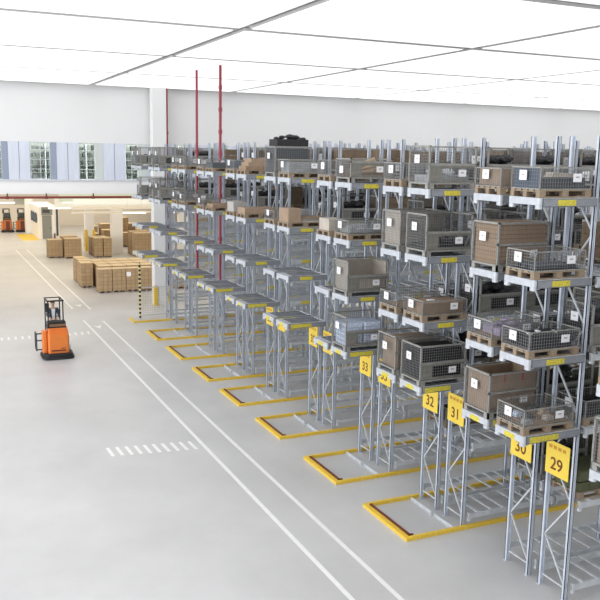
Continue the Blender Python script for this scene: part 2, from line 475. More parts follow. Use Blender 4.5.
for i in range(3): tag(build(MB().cyl((.05,.2+i*.2,.06),(1.1,.2+i*.2,.05),.04), 'steel_tube', CHAR, None, (x+.02,y,z+.16)), 'dark steel tube lying in the low wire crate, third deck right', 'tube', 'tubes in the wire crate')
cage(XD+.02, dy(8,'f')+.0, LV[2]+DT, 'tall cage around big brown carton on '+where(8,'f',2), half=False, sheet=False, H=.95)
tag(build(MB().box(0,1.13,0,.74,0,.80),'brown_carton',BROWNBRICK,None,(XD+.075,dy(8,'f')+.05,LV[2]+DT+.12)), 'big brown ribbed carton filling the tall cage, third deck right of sign 31', 'carton')
pal_crate(8,'n',1,.36,'wire crate full of dark bars')
x,y,z = on(8,'n',1)
for i in range(5): tag(build(MB().box(0,.95,0,.1,0,.22+.02*(i%2)),'dark_bar_bundle',DARK,None,(x+.1,y+.07+i*.13,z+.16)), 'black bar bundle in the wire crate on the second deck, right', 'bar', 'black bars in the second deck crate')
for i in range(3): tag(build(MB().box(0,.06,0,.1,0,.03),'white_tag',PAPER,None,(x+.2+i*.3,y+.22+.13*(i%2)+.02,z+.405)), 'small white tag lying on the black bars, right', 'tag', 'white tags on the black bars')
pal_crate(8,'f',1,.36,'wire crate holding lilac bundle')
x,y,z = on(8,'f',1); lump(x+.25,y+.08,z+.16,.85,.6,.22,LILAC,'lilac film wrapped bundle in the wire crate, second deck right of sign 31','wrapped_bundle','bundle',9)
pal_crate(8,'n',0,.36,'wire crate with loose pieces')
x,y,z = on(8,'n',0)
for i,(a,b) in enumerate(((.15,.15),(.4,.4),(.7,.2),(.85,.5),(.3,.6))): tag(build(MB().prism([(0,0),(.2,0),(.17,.08),(.03,.1)],0,.13,'y'),'loose_part',[GREYW,CHAR,CARD2,WOOD2,BLUEPK][i],None,(x+a,y+b,z+.158)), ['grey film wrapped','charcoal','pale carton','wooden','pale blue'][i]+' loose part in the lowest wire crate at right', 'part')
cage(XD+.02, dy(8,'f')-.0, LV[0]+DT, 'frame cage of the wooden case on '+where(8,'f',0), half=False, sheet=False, card=True, H=.92)
carton_open(XD+.07,dy(8,'f')+.05,LV[0]+DT+.12,1.14,.74,.76,CARD,'large open brown case inside the cage right of sign 31', fill=(.6,BOARD))
for i in range(2): tag(build(MB().box(0,.03,-.004,0,0,.18),'red_strap',mat('red_strap',(.5,.04,.03)),None,(XD+.4+i*.45,dy(8,'f')+.04,LV[0]+DT+.72)),['left','right'][i]+' red strap on the rim of the large brown case','strap')
# --- row 7 (signs 31, 32)
cage(XD+.02, dy(7,'n')+.01, LV[3]+DT, 'grey cage, open upper front, on '+where(7,'n',3))
x,y,z = on(7,'n',3); lump(x+.08,y+.08,z+.12,1.05,.66,.25,GREYW,'grey film wrapped goods in the cage, top deck above sign 31','wrapped_goods','goods',12,seed=3)
pal_crate(7,'f',3,.40,'tallish wire crate')
cage(XD+.02, dy(7,'n')+.01, LV[2]+DT, 'grey cage, open upper front, on '+where(7,'n',2))
x,y,z = on(7,'n',2); lump(x+.08,y+.08,z+.12,1.05,.66,.2,DARK,'dark goods in the cage on the third deck above sign 31','dark_goods','goods',12,seed=4)
cage(XD+.02, dy(7,'f')+.0, LV[2]+DT, 'cage lined with pale cardboard on '+where(7,'f',2), half=False, sheet=False)
tag(build(MB().box(0,1.12,0,.72,0,.76),'pale_carton',CARD2,None,(XD+.08,dy(7,'f')+.05,LV[2]+DT+.12)),'big pale carton filling the cage, third deck above sign 32','carton')
pal_crate(7,'n',1,.34,'wire crate holding brown carton')
x,y,z = on(7,'n',1); tag(build(MB().box(0,1.08,0,.68,0,.26),'brown_carton',BOARD,None,(x+.05,y+.06,z+.158)),'flat brown carton in the wire crate, second deck above sign 31','carton')
tag(build(MB().box(0,.16,0,.1,0,.03),'white_tag',PAPER,None,(x+.35,y+.3,z+.42)),'small white tag lying on the flat brown carton','tag')
pal_crate(7,'f',1,.34,'low wire crate with white card')
cage(XD+.02, dy(7,'n')+.01, LV[0]+DT, 'steel cage full of black goods on '+where(7,'n',0), half=False)
x,y,z = on(7,'n',0); tag(build(MB().box(0,1.1,0,.68,0,.72).blob((.5,.3,.72),(.3,.2,.05)),'black_foam',mat('black_foam',(.006,.006,.007),.9,0,0,5,.5),None,(x+.06,y+.07,z+.115)),'black goods filling the steel cage above sign 31','goods')
cage(XD+.02, dy(7,'f')+.0, LV[0]+DT, 'steel cage with brown carton inside on '+where(7,'f',0), half=False, sheet=False)
tag(build(MB().box(0,1.05,0,.68,0,.7),'brown_carton',CARD,None,(XD+.13,dy(7,'f')+.07,LV[0]+DT+.12)),'brown carton standing inside the steel cage above sign 32','carton')
# --- row 6 (sign 33)
cage(XD+.02, dy(6,'n')+.01, LV[3]+DT, 'steel cage heaped with wooden planks on '+where(6,'n',3), H=.62)
x,y,z = on(6,'n',3)
for i in range(9):
    b = MB(); a = .1+.06*i; b.bar((0.02+.1*(i%3),0,.0),(1.05-.06*(i%4),0,.05+.045*i),.045,.12)
    tag(build(b,'wooden_plank',WOOD2 if i%3 else WOOD,None,(x+.05,y+.1+i*.075,z+.19)),'%s wooden plank sloping in the cage of planks'%['lowest, nearest','second nearest','third','fourth','middle','sixth','seventh','second farthest','steepest, farthest'][i],'plank','planks heaped in the cage')
pal_crate(6,'f',3,.42,'wire crate beside the planks')
pal_crate(6,'n',2,.36,'wire crate with grey wrapped goods')
x,y,z = on(6,'n',2); lump(x+.08,y+.08,z+.17,1.0,.62,.15,GREYW,'grey film wrapped goods in the third deck crate above sign 33','wrapped_goods','goods',12,seed=8)
x,y,z = on(6,'f',2); pallet(x,y+.01,z,'light wooden pallet under a board box on '+where(6,'f',2)); tag(build(MB().box(0,.5,0,.6,0,.32).box(.5,1.15,.02,.6,0,.14),'board_box',CARD2,None,(x+.02,y+.08,z+.141)),'pale stepped board box on '+where(6,'f',2),'box')
cage(XD+.02, dy(6,'n')+.01, LV[1]+DT, 'cardboard lined cage with open upper front on '+where(6,'n',1))
carton_open(XD+.08,dy(6,'n')+.06,LV[1]+DT+.12,1.12,.72,.76,CARD2,'pale cardboard liner box inside the cage above sign 33',cut=True)
cage(XD+.02, dy(6,'n')+.01, LV[0]+DT, 'steel cage holding blue and white bags on '+where(6,'n',0))
x,y,z = on(6,'n',0)
for r in range(5):
    for c in range(2):
        b = MB(); b.prism(rounded(0,.52,0,.66,.06),.0,.115)
        tag(build(b,'paper_bag',BLUEPK,None,(x+.06+c*.54,y+.08,z+.12+r*.125)),'%s blue and white bag, %s stack, in the cage above sign 33'%(['lowest','second lowest','middle','second highest','topmost'][r],['left','right'][c]),'bag','blue and white bags in the cage')
# --- row 5
pal_crate(5,'n',3,.40,'wire crate holding grey goods')
x,y,z = on(5,'n',3); tag(build(MB().box(0,1.08,0,.66,0,.3),'grey_carton',GREYW,None,(x+.06,y+.07,z+.158)),'grey wrapped block in the wire crate on the top deck above the row sign','block')
lump(x+.03,y+.9+.24,LV[3]+DT+.0+.0,.01,.01,.01,DARK,'',  'x','x',0) if False else None
cage(XD+.02, dy(5,'f')+.0, LV[3]+DT, 'grey steel cage heaped with black goods on '+where(5,'f',3), half=False)
tag(build(MB().box(0,1.1,0,.68,0,.76),'grey_panel_stack',CHAR,None,(XD+.08,dy(5,'f')+.07,LV[3]+DT+.12)),'charcoal panel stack filling the cage on '+where(5,'f',3),'panels')
lump(XD+.1,dy(5,'f')+.05,LV[3]+DT+.94,1.1,.7,.3,DARK,'black bagged goods heaped on top of the cage, sixth rack row','black_bags','bags',16,seed=5)
x,y,z = on(5,'n',2); pallet(x,y+.01,z,'light wooden pallet carrying a brown carton on '+where(5,'n',2))
tag(build(MB().box(0,.42,0,.72,0,.42),'brown_carton',CARD,None,(x+.02,y+.04,z+.141)),'upright brown carton on '+where(5,'n',2),'carton')
for i in range(3): tag(build(MB().box(0,.72,0,.6,0,.05),'grey_board',[CARD2,FRAME,BOARD][i],None,(x+.46,y+.06+.02*i,z+.141+i*.055)),['lowest','middle','topmost'][i]+' flat board beside the brown carton, sixth rack row','board')
pal_crate(5,'f',2,.28,'shallow wire crate')
# --- row 4
x,y,z = on(4,'n',3); pallet(x,y+.01,z,'wooden pallet carrying brown board stacks on '+where(4,'n',3))
for i in range(3): tag(build(MB().box(0,1.1-.2*i,0,.68,0,.13),'brown_board_pack',[BOARD,CARD,CARD][i],None,(x+.05+.1*i,y+.06,z+.141+i*.132)),['lowest','middle','topmost'][i]+' brown board pack, fifth rack row top deck','board pack')
pal_crate(4,'f',3,.32,'shallow pale wire crate')
x,y,z = on(4,'n',2); pallet(x,y+.01,z,'wooden pallet carrying a flat carton on '+where(4,'n',2))
tag(build(MB().box(0,1.15,0,.72,0,.2),'flat_brown_carton',CARD,None,(x+.02,y+.04,z+.141)),'flat brown carton on '+where(4,'n',2),'carton')
x,y,z = on(4,'f',2); pallet(x,y+.01,z,'wooden pallet carrying a white wrapped load on '+where(4,'f',2))
tag(build(MB().box(0,.5,.04,.68,0,.34),'white_wrapped_load',DUSTY,None,(x+.02,y+.04,z+.141)),'white wrapped block on '+where(4,'f',2),'load')
# --- row 3
x,y,z = on(3,'n',3); pallet(x,y+.01,z,'wooden pallet carrying dark trays on '+where(3,'n',3))
tag(build(MB().box(0,.7,0,.7,0,.2).box(.02,.2,-.01,0,.05,.2),'dark_tray',CHAR,None,(x+.02,y+.04,z+.141)),'charcoal tray, left of two, fourth rack row top deck','tray')
tag(build(MB().box(0,.42,0,.7,0,.32),'dark_tray',NAVY,None,(x+.74,y+.04,z+.141)),'dark blue tray, right of two, fourth rack row top deck','tray')
pal_crate(3,'f',3,.32,'wire crate with white card')
x,y,z = on(3,'n',2); pallet(x,y+.01,z,'wooden pallet carrying flat brown boards on '+where(3,'n',2))
tag(build(MB().box(0,1.1,0,.7,0,.12),'flat_board_pack',BOARD,None,(x+.04,y+.04,z+.141)),'flat brown board pack on '+where(3,'n',2),'board pack')
pal_crate(3,'f',2,.25,'shallow wire crate')
# --- row 2, 1, 0
pal_crate(2,'n',3,.30,'shallow wire crate'); pal_crate(2,'f',3,.36,'wire crate with white card')
pal_crate(2,'n',2,.30,'shallow wire crate'); pal_crate(2,'f',2,.4,'wire crate with white card')
for k,s,l,m_,d in ((1,'n',3,DARK,'dark'),(1,'f',3,DUSTY,'white wrapped'),(1,'n',2,DUSTY,'white wrapped'),(1,'f',2,CARD2,'pale boxed'),(0,'n',3,DARK,'dark'),(0,'n',2,CHAR,'charcoal'),(0,'f',3,GREYW,'grey wrapped')):
    cage(XD+.02, dy(k,s)+.0, LV[l]+DT, 'steel cage with %s goods on %s'%(d,where(k,s,l)))
    lump(XD+.1, dy(k,s)+.07, LV[l]+DT+.12, 1.05, .66, .42, m_, '%s goods inside the cage on %s'%(d,where(k,s,l)), 'bagged_goods','goods',12,seed=k*7+l)
# --- row 9 far deck at the right picture edge
cage(XD+.02, dy(9,'f')+.0, LV[0]+DT, 'steel cage lined with brown carton on '+where(9,'f',0), half=False, sheet=False)
tag(build(MB().box(0,1.12,0,.72,0,.74),'brown_carton',CARD,None,(XD+.08,dy(9,'f')+.05,LV[0]+DT+.12)),'brown carton filling the cage at the lower right edge','carton')
pal_crate(9,'f',1,.36,'low wire crate')

# ------------------------------------------------------------ stored loads behind the decks
def stored(k, s, b, l, slot, kind, zb=None):
    x = PX[k]+b*BAY+.13+slot*1.29; y = dy(k, s)+.03; z = (STORE[l] if zb is None else zb)+.184
    side = 'near' if s == 'n' else 'far'
    g = '%s stored inside %s half of %s, level %d' % (['caged black goods','carton pallets','wire crates','caged cartons','olive cases'][kind], side, ROWN[k], l)
    fl = ['floor', 'ankle', 'lowest', 'second', 'third', 'top'][l]
    wh = '%s level, %s half of %s' % ({0:'floor',1:'low',2:'lower',3:'middle',4:'upper',5:'top'}[l], side, ROWN[k])
    if kind == 0:
        cage(x, y, z, 'steel cage of black goods, '+wh, group=g, card=(slot == 0))
        o = tag(link('black_goods', BLK, None, (x+.07, y+.07, z+.12)), 'black goods in a cage, '+wh, 'goods', g)
    elif kind == 1:
        pallet(x+.02, y+.02, z, 'pallet under cartons, '+wh, g)
        o = tag(link('carton_pack', CPK, None, (x+.04, y+.04, z+.141)), 'pack of brown cartons, '+wh, 'cartons', g)
    elif kind == 2:
        pallet(x+.02, y+.02, z, 'pallet under a wire crate, '+wh, g); low_crate(x+.02, y+.02, z+.143, .36, 'low wire crate, '+wh, group=g)
        tag(link('dark_bundle', DBN, None, (x+.08, y+.08, z+.16)), 'dark bundle in a wire crate, '+wh, 'bundle', g)
    elif kind == 3:
        cage(x, y, z, 'steel cage around a brown carton, '+wh, group=g, half=False)
        tag(link('brown_carton', BCN, None, (x+.08, y+.07, z+.12)), 'brown carton in a cage, '+wh, 'carton', g)
    elif kind == 4:
        pallet(x+.02, y+.02, z, 'pallet under olive cases, '+wh, g)
        tag(link('olive_case', OLV, None, (x+.04, y+.04, z+.141)), 'dull olive case, '+wh, 'case', g)
rn = random.Random(3)
b = MB(); b.box(0,1.08,0,.68,0,.34)
for i in range(14): b.blob((rn.uniform(.1,.95),rn.uniform(.1,.6),.36+rn.uniform(0,.2)),(.16,.1,.09),8,5,.15,rn)
BLK = b.mesh('black_goods', DARK)
b = MB()
for i in range(3):
    for j in range(2):
        for c in range(3): b.box(i*.38,i*.38+.37,j*.37,j*.37+.36,c*.24,c*.24+.232)
CPK = b.mesh('carton_pack', mat('dull_brown_carton', (.20,.145,.095), .85, 0, .3, 6))
b = MB()
for i in range(5): b.box(.02,1.0,.02+i*.13,.12+i*.13,0,.2+.03*(i%2))
DBN = b.mesh('dark_bundle', DARK)
b = MB(); b.box(0,1.08,0,.7,0,.7).box(.0,1.08,.34,.36,.7,.705); BCN = b.mesh('brown_carton', mat('dull_brown_carton', (.2,.145,.095)))
b = MB()
for i in range(4):
    for c in range(2): b.box(i*.275,i*.275+.26,0,.7,c*.22,c*.22+.19)
b.box(0,1.08,.02,.68,.41,.43)
OLV = b.mesh('olive_case', GREEN)
for k in (6,7,8,9):
    for s in 'nf':
        if (k, s) == (9, 'n'): continue
        for bb in range(min(NB[k], 3)):
            for l in range(1, 6):
                for slot in (0, 1):
                    if k == 6 and l < 5: 
                        if l < 4 or rn.random() < .4: continue
                    if k == 7 and l < 3 and bb == 0 and s == 'n': continue
                    if rn.random() < .12: continue
                    stored(k, s, bb, l, slot, rn.choice([0,0,0,0,0,1,2,2,2,4]))
for k in (0,1,2,3,4,5):
    for s in 'nf':
        for bb in range(min(NB[k],4)):
            for l in (4, 5):
                for slot in (0,1):
                    if rn.random() < ((.45 if k < 3 else .12) if l == 5 else .5): continue
                    if bb > 2 and l == 4: continue
                    stored(k, s, bb, l, slot, rn.choice([0,0,1,2,2,3]))

# ------------------------------------------------------------ floor and floor markings
struct(MB().box(-45, 50, -8, 101, -.2, 0), 'floor', FLOOR)
def line(x0, y0, x1, y1, w, label, m=LINEW, name='floor_line'):
    b = MB(); b.box(min(x0,x1)-w/2 if x0 == x1 else x0, max(x0,x1)+w/2 if x0 == x1 else x1, y0 if x0 == x1 else y0-w/2, y1 if x0 == x1 else y0+w/2, 0, .003)
    return tag(build(b, name, m), label, 'floor marking')
line(7.44, -4, 7.44, 43.4, .11, 'long white floor line, left of the pair beside the racks')
line(8.36, -4, 8.36, 42.9, .11, 'long white floor line, right of the pair beside the racks')
line(7.44, 46.8, 7.44, 77, .11, 'white floor line running into the back hall, left of the pair', LINEW)
line(8.36, 46.4, 8.36, 77, .11, 'white floor line running into the back hall, right of the pair', LINEW)
line(-14, 48.2, 9.6, 48.2, .1, 'pale white line crossing the floor at the back hall opening', LINEF)
for i in range(26):
    x = 7.12-.31*i
    if 4.9 < x: pass
    b = MB(); b.prism([(x-.075, 39.9), (x+.03, 39.9), (x+.075, 40.55), (x-.03, 40.55)], 0, .003)
    tag(build(b, 'crossing_dash', LINEW), 'short white dash of the far crossing beside the orange truck', 'floor marking', 'white dashes of the far crossing')
for i in range(10):
    x = 7.16-.27*i; y = 22.75+.14*(7.2-x)
    b = MB(); b.prism([(x-.07, y), (x+.03, y), (x+.0, y+.75), (x-.10, y+.75)], 0, .003)
    tag(build(b, 'crossing_dash', LINEW), 'short white dash of the near crossing beside the long lines', 'floor marking', 'white dashes of the near crossing')
for (x, y, n_) in ((7.85, 41.0, 'nearer'), (7.95, 47.3, 'farther')):
    b = MB(); b.prism([(x-.22, y+.9), (x, y), (x+.22, y+.9), (x+.07, y+.75), (x-.07, y+.75)], 0, .003)
    tag(build(b, 'floor_arrow', LINEW), n_+' white arrow mark between the two long floor lines', 'floor marking')

# ------------------------------------------------------------ hall shell
ZC = 12.5
struct(MB().box(-16, 50, -8, 47.6, ZC, ZC+.2), 'ceiling', WHITE)
struct(MB().box(50, 50.2, -8, 101, 0, ZC), 'wall_right', WHITE)
struct(MB().box(-16, 50, -8.2, -8, 0, ZC), 'wall_near', WHITE)
struct(MB().box(-16, 50, 101, 101.2, 0, ZC), 'wall_back', WARMW)
struct(MB().box(24, 50, 47.2, 47.5, 0, 6.42), 'wall_right_front', WHITE)
# parapet band
struct(MB().box(-16, 50, 47.1, 47.5, 6.44, 7.14), 'trim_1', mat('bright_band_white', (.92,.92,.92), .5))
struct(MB().box(-16, 50, 47.04, 47.55, 7.14, 7.24), 'trim_2', mat('sill_grey', (.62,.64,.68), .5))
struct(MB().box(-16, 50, 47.5, 101, 6.44, 6.6), 'ceiling_back', WHITEW)
struct(MB().box(-16, 50, 47.3, 47.5, 9.25, ZC), 'wall_front_upper', WHITE)
struct(MB().box(-16, 50, 47.5, 101, ZC-.02, ZC+.2), 'ceiling_mezzanine', WHITE)
# cladding panels and windows of the upper floor
panels = []; wins = []
x = -16
base = [(4.36,5.5,'p'),(5.54,6.56,'w'),(6.60,6.84,'d'),(6.88,8.1,'p'),(8.13,9.0,'w'),(9.02,9.4,'m'),(9.42,10.7,'p'),(10.73,11.42,'w'),(11.44,11.9,'m'),(11.94,13.1,'p'),
        (1.8,3.0,'p'),(3.02,4.05,'w'),(4.07,4.34,'d')]
for i in range(1, 7): base += [(1.8-2.6*i, 3.0-2.6*i-.0,'p'),(3.02-2.6*i,4.38-2.6*i,'w')]
for i in range(0, 14): base += [(13.14+2.6*i,14.4+2.6*i,'w'),(14.42+2.6*i,15.72+2.6*i,'p')]
wi = 0; pi_ = 0
for x0, x1, kd in base:
    if kd == 'w':
        wi += 1
        b = MB()
        for zz in (7.24, 7.78, 8.3, 8.82, 9.22): b.box(x0, x1, 47.34, 47.38, zz, zz+.025)
        for xx in (x0, (x0+x1)/2-.01, x1-.02): b.box(xx, xx+.02, 47.34, 47.38, 7.24, 9.25)
        w = struct(b, 'window_%d' % wi, mat('window_bar_white', (.7,.73,.72), .5))
        build(MB().box(x0+.02, x1-.02, 47.39, 47.4, 7.26, 9.23), 'glass', GLASS, w)
    else:
        pi_ += 1
        b = MB()
        if kd == 'p':
            n = 2; d = (x1-x0)/n
            for j in range(n): b.box(x0+j*d+.02, x0+(j+1)*d-.02, 47.2, 47.3, 7.24, 9.25)
            b.box(x0, x1, 47.28, 47.34, 7.24, 9.25)
        else: b.box(x0-.03, x1+.03, 47.24, 47.34, 7.24, 9.25)
        struct(b, 'wall_panel_%d' % pi_, BLUEP if kd == 'p' else (BLUED if kd == 'd' else mat('pale_mullion', (.62,.66,.64), .5)))
# mezzanine shelving seen through the windows
def mezz(x, y, zz=6.6):
    t = thing('storage_shelf', 'grey shelving unit seen through the upper floor windows', 'shelf', (x, y, zz), 'shelving behind the upper windows')
    if not hasattr(mezz, 'p'):
        a = MB()
        for xx in (0, 1.0, 1.96): a.box(xx, xx+.05, 0, .05, 0, 2.7); a.box(xx, xx+.05, .5, .55, 0, 2.7)
        c = MB()
        for i in range(7): c.box(0, 2, 0, .55, .1+i*.42, .13+i*.42)
        r2 = random.Random(2); d = MB()
        for i in range(7):
            for j in range(7):
                if r2.random() < .8: d.box(.06+j*.27, .28+j*.27, .08, .5, .13+i*.42, .13+i*.42+r2.uniform(.15, .32))
        mezz.p = [('shelf_post', a.mesh('shelf_post', STEEL)), ('shelf_board', c.mesh('shelf_board', mat('shelf_grey_green', (.25,.27,.24), .6))), ('stored_boxes', d.mesh('stored_boxes', mat('dim_grey_box', (.12,.13,.12), .7)))]
    for n, me in mezz.p: link(n, me, t)
for i in range(16): mezz(1+i*2.3, 49.6+.12*i*0)
struct(MB().box(-16, 50, 50.6, 50.7, 6.6, ZC-.02), 'wall_mezzanine', mat('grey_green_wall', (.35,.37,.34), .8))

# columns
def column(n, x0, x1, y0, y1, z1, m, guard=None):
    c = tag(build(MB().box(x0, x1, y0, y1, 0, z1), 'trim_%d' % n, m), kind='structure')
    return c
column(3, 12.08, 12.86, 46.4, 47.05, ZC, WHITE)
column(4, 13.2, 13.95, 74.6, 75.3, 6.44, WHITEW)
column(5, 15.0, 15.95, 72, 72.8, 6.44, WHITEW)
column(6, 10.1, 10.9, 93, 93.8, 6.44, WHITEW)
column(7, 20.5, 21.3, 70, 70.8, 6.44, WHITEW)
def guard(x, y, h, label):
    t = thing('column_guard', label, 'guard', (x, y, 0), 'yellow column guards')
    build(MB().prism([(0,0),(.22,0),(.22,.03),(.03,.03),(.03,.22),(0,.22)], 0, h), 'guard_plate', YEL, t)
    build(MB().box(-.02,.24,-.02,.24,0,.02), 'foot_plate', YEL, t)
guard(12.03, 46.34, 1.15, 'yellow guard on left corner of the white column beside the racks')
guard(12.72, 46.34, 1.15, 'yellow guard on right corner of the white column beside the racks')
guard(13.12, 74.5, 1.9, 'yellow guard on left corner of the back hall column')
guard(13.8, 74.5, 1.9, 'yellow guard on right corner of the back hall column')
# dropped beams in back hall
BEIGE = mat('beige_beam', (.72, .66, .56), .7); PALE = mat('pale_beam', (.86, .86, .80), .6); MINT = mat('pale_green_beam', (.62, .70, .58), .6)
for i, (y, x0, z0, z1, m_) in enumerate(((55,9.0,5.35,5.7,PALE),(57,9.2,4.9,5.1,BEIGE),(58.5,9.4,4.5,4.62,BEIGE),(61,9.0,5.2,6.44,MINT),(66.8,9.5,4.3,5.1,PALE),(75,-16,4.75,6.44,BEIGE),(84,-16,4.35,5.0,PALE),(93,-16,3.9,4.3,BEIGE))):
    struct(MB().box(x0, 50, y, y+.3, z0, z1), 'trim_%d' % (10+i), m_)
# red pipes
def pipe(p, q, r, label, m, cl=()):
    t = thing('sprinkler_pipe', label, 'pipe', p)
    d = Vector(q)-Vector(p); build(MB().cyl((0,0,0), tuple(d), r, 12), 'pipe_run', m, t, smooth=False)
    for c in cl:
        e = d*c; n = d.normalized()
        build(MB().cyl(tuple(e-n*.08), tuple(e+n*.08), r*1.35, 12), 'coupling', m, t)
        if abs(n.z) < .5: build(MB().cyl(tuple(e), (e.x, e.y, e.z+.22), r*.5, 8), 'sprinkler_head', BLACK, t)
pipe((-14,46.9,6.27), (11.3,46.9,6.27), .065, 'long dark red pipe running along the white band', RED, (.65,.72,.8,.9))
pipe((12.0+.95,46.6,.0), (12.95,46.6,ZC-.13), .06, 'crimson vertical pipe beside the white column', CRIM, (.2,.5,.8))
pipe((11.25,35.62,3.62), (11.25,35.62,ZC-.13), .055, 'crimson vertical pipe, left of two between rack rows', CRIM, (.3,.6))
pipe((11.45,33.05,3.45), (11.45,33.05,ZC-.13), .06, 'thick crimson vertical pipe, right of two between rack rows', CRIM, (.2,.4,.5,.6,.7,.8,.9))
# lamps in the back hall
n_ = 0
for y, z, xs in ((66.2,4.8,(12.3,14.6,10.0,7.4,17,19.5,3,5)),(59.4,4.8,(13.15,15.5,8.0,18,20.5)),(52.7,4.9,(11.7,13.6,16)),(80,4.6,(12,15,9,18,6))):
    for x in xs:
        t = thing('strip_lamp', 'hanging strip lamp glowing under the back hall ceiling', 'lamp', (x, y, z), 'strip lamps of the back hall')
        build(MB().box(0,1.5,0,.12,.05,.12), 'housing', WHITE, t); build(MB().box(.02,1.48,-.01,.13,0,.05), 'tube', LAMP, t)
        build(MB().cyl((.3,.06,.12),(.3,.06,(6.44-z) if not any(abs(y-q)<.5 for q in (57,66,75,84,93)) else (5.5-z)),.01,6).cyl((1.2,.06,.12),(1.2,.06,(6.44-z) if not any(abs(y-q)<.5 for q in (57,66,75,84,93)) else (5.5-z)),.01,6), 'hanger', STEEL, t)

# ------------------------------------------------------------ back hall office corner
struct(MB().box(10.62, 12.6, 86.05, 93.6, 0, 3.2), 'wall_office', WHITEW)
dr = struct(MB().box(10.95, 11.85, 85.98, 86.05, 0, 2.35), 'door_1', STONE)
build(MB().box(11.72, 11.78, 85.94, 85.98, 1.0, 1.15), 'door_handle', BLACK, dr)
struct(MB().box(10.9, 11.95, 85.99, 86.05, 2.4, 3.2), 'trim_20', STONE)
w = struct(MB().box(11.0, 11.7, 85.96, 86.0, 2.62, 2.95), 'window_60', CHAR)
struct(MB().box(12.3, 12.5, 85.96, 86.05, .3, 3.0), 'trim_21', CHAR)
t = thing('fire_extinguisher', 'small dark extinguisher beside the grey office door', 'extinguisher', (12.1, 85.85, 0)); build(MB().cyl((0,0,0),(0,0,.5),.08), 'tank', MAROON, t); build(MB().cyl((0,0,.5),(0,0,.58),.04), 'valve', BLACK, t)
for i in range(3):
    t = thing('work_jacket', '%s dark blue garment hanging on the white office wall' % ['nearest','middle','farthest'][i], 'jacket', (10.5, 87.5+i*1.6, 1.55), 'dark garments on the office wall')
    build(MB().prism([(-.3,0),(.3,0),(.26,.75),(.12,1.0),(-.12,1.0),(-.26,.75)], -.06, .06, 'x'), 'body', NAVY, t)
    build(MB().bar((0,-.28,.8),(0,-.38,.2),.12).bar((0,.28,.8),(0,.38,.2),.12), 'sleeves', NAVY, t)
t = thing('air_duct', 'square grey duct hanging above the two parked trucks', 'duct', (9.1, 93.6, 3.0)); build(MB().box(0,1.0,0,.6,0,1.9), 'duct_body', mat('duct_grey', (.42,.42,.40), .5), t); build(MB().box(-.04,1.04,-.04,.64,.9,.96), 'flange', STEEL, t)
tag(build(MB().box(8.9, 10.55, 84.8, 91.5, 0, .004), 'yellow_floor_zone', YEL), 'yellow painted floor patch before the white office wall', 'floor marking')

# ------------------------------------------------------------ carton pallets in the back hall
def carton_stack(x, y, w, d, h, label, group):
    t = thing('carton_pallet', label, 'carton stack', (x, y, 0), group)
    key = ('cs', w, d, h)
    if key not in _cache:
        b = MB(); nx = 3; ny = 3; nz = 5; zb = .14; hz = (h-zb)/nz
        for i in range(nx):
            for j in range(ny):
                for k in range(nz):
                    if 0 < i < nx-1 and 0 < j < ny-1 and k < nz-1: continue
                    b.box(i*w/nx+.004, (i+1)*w/nx-.004, j*d/ny+.004, (j+1)*d/ny-.004, zb+k*hz+.003, zb+(k+1)*hz-.003)
        b.box(.03, w-.03, .03, d-.03, zb, h-.02)
        p = MB()
        for q in range(3): p.box(q*(w-.1)/2, q*(w-.1)/2+.1, 0, d, .0, .1)
        p.box(0, w, 0, d, .1, .135)
        tp = MB(); tp.box(.0, w, 0, d, h, h+.012)  # thin top layer, paler than the carton sides
        _cache[key] = (b.mesh('cartons', CARTON), p.mesh('pallet_base', WOOD), tp.mesh('top_layer', mat('pale_carton_top', (.72,.56,.36), .8, 0, .15, 4)))
    a, p, tp = _cache[key]
    link('cartons', a, t); link('pallet_base', p, t); link('top_layer', tp, t)
    return t
NTH = ['first','second','third','fourth','fifth','sixth']
for i in range(4):
    t = carton_stack(9.85+i*.87, 51.6, .84, .8, 1.5, '%s carton stack from the left in the front row behind the mesh fence' % NTH[i], 'front row of carton pallets')
    if i == 2: tag(build(MB().box(.02,.3,-.006,0,1.0,1.28), 'address_card', PAPER, t), 'white paper card')
for j in range(3):
    for i in range(4):
        carton_stack(10.15+i*.9, 53.0+j*1.35, .86, 1.15, 1.5, 'pale topped carton stack in the block behind the front row', 'carton pallets behind the front row')
carton_stack(9.2, 54.0, .75, 1.15, 1.62, 'carton stack standing alone in front at the block\'s left end', 'left carton pallets')
for j in range(2): carton_stack(9.3, 55.4+j*1.3, .75, 1.1, 1.62, ['carton stack just behind the left end stack','carton stack farthest back at the block\'s left end'][j], 'left carton pallets')
for i in range(3): carton_stack(14.0+i*1.0, 51.8, .9, 1.15, 1.5, 'carton stack seen between the rack legs, right of the white column', 'carton pallets right of the white column')
# farther ones
def far_stack(x, y, w, h, label, g='carton pallets deep in the back hall'): carton_stack(x, y, w, 1.2, h, label, g)
far_stack(9.35, 70.2, 1.15, 1.5, 'brown carton stack, left of the far pair near the office')
far_stack(10.6, 69.6, 1.35, 1.62, 'brown carton stack, right of the far pair near the office')
far_stack(10.65, 71.6, 1.3, 1.62, 'brown carton stack behind the far pair near the office')
for i in range(2): far_stack(13.0+i*.75-.0, 69.5, .68, 1.62, ['left','right'][i]+' carton stack between the two back hall columns')
for i in range(2): far_stack(13.0+i*.75, 71.2-.1, .68, 1.55, ['left','right'][i]+' carton stack second in line between the two columns')
far_stack(16.3, 69.0, 1.7, 2.0, 'wide carton stack right of the back hall column'); far_stack(16.3, 70.6, 1.7, 2.0, 'wide carton stack behind the one right of the column')
for i in range(6): far_stack(14.2+i*1.4, 80, 1.1, 1.7+.2*(i%2), 'carton stack in the farthest line of the back hall', 'farthest line of cartons')
for i in range(5): far_stack(13.6+i*1.6, 76.8, 1.2, 1.3+.3*(i%2), 'carton stack in the second farthest line of the back hall', 'second farthest line of cartons')
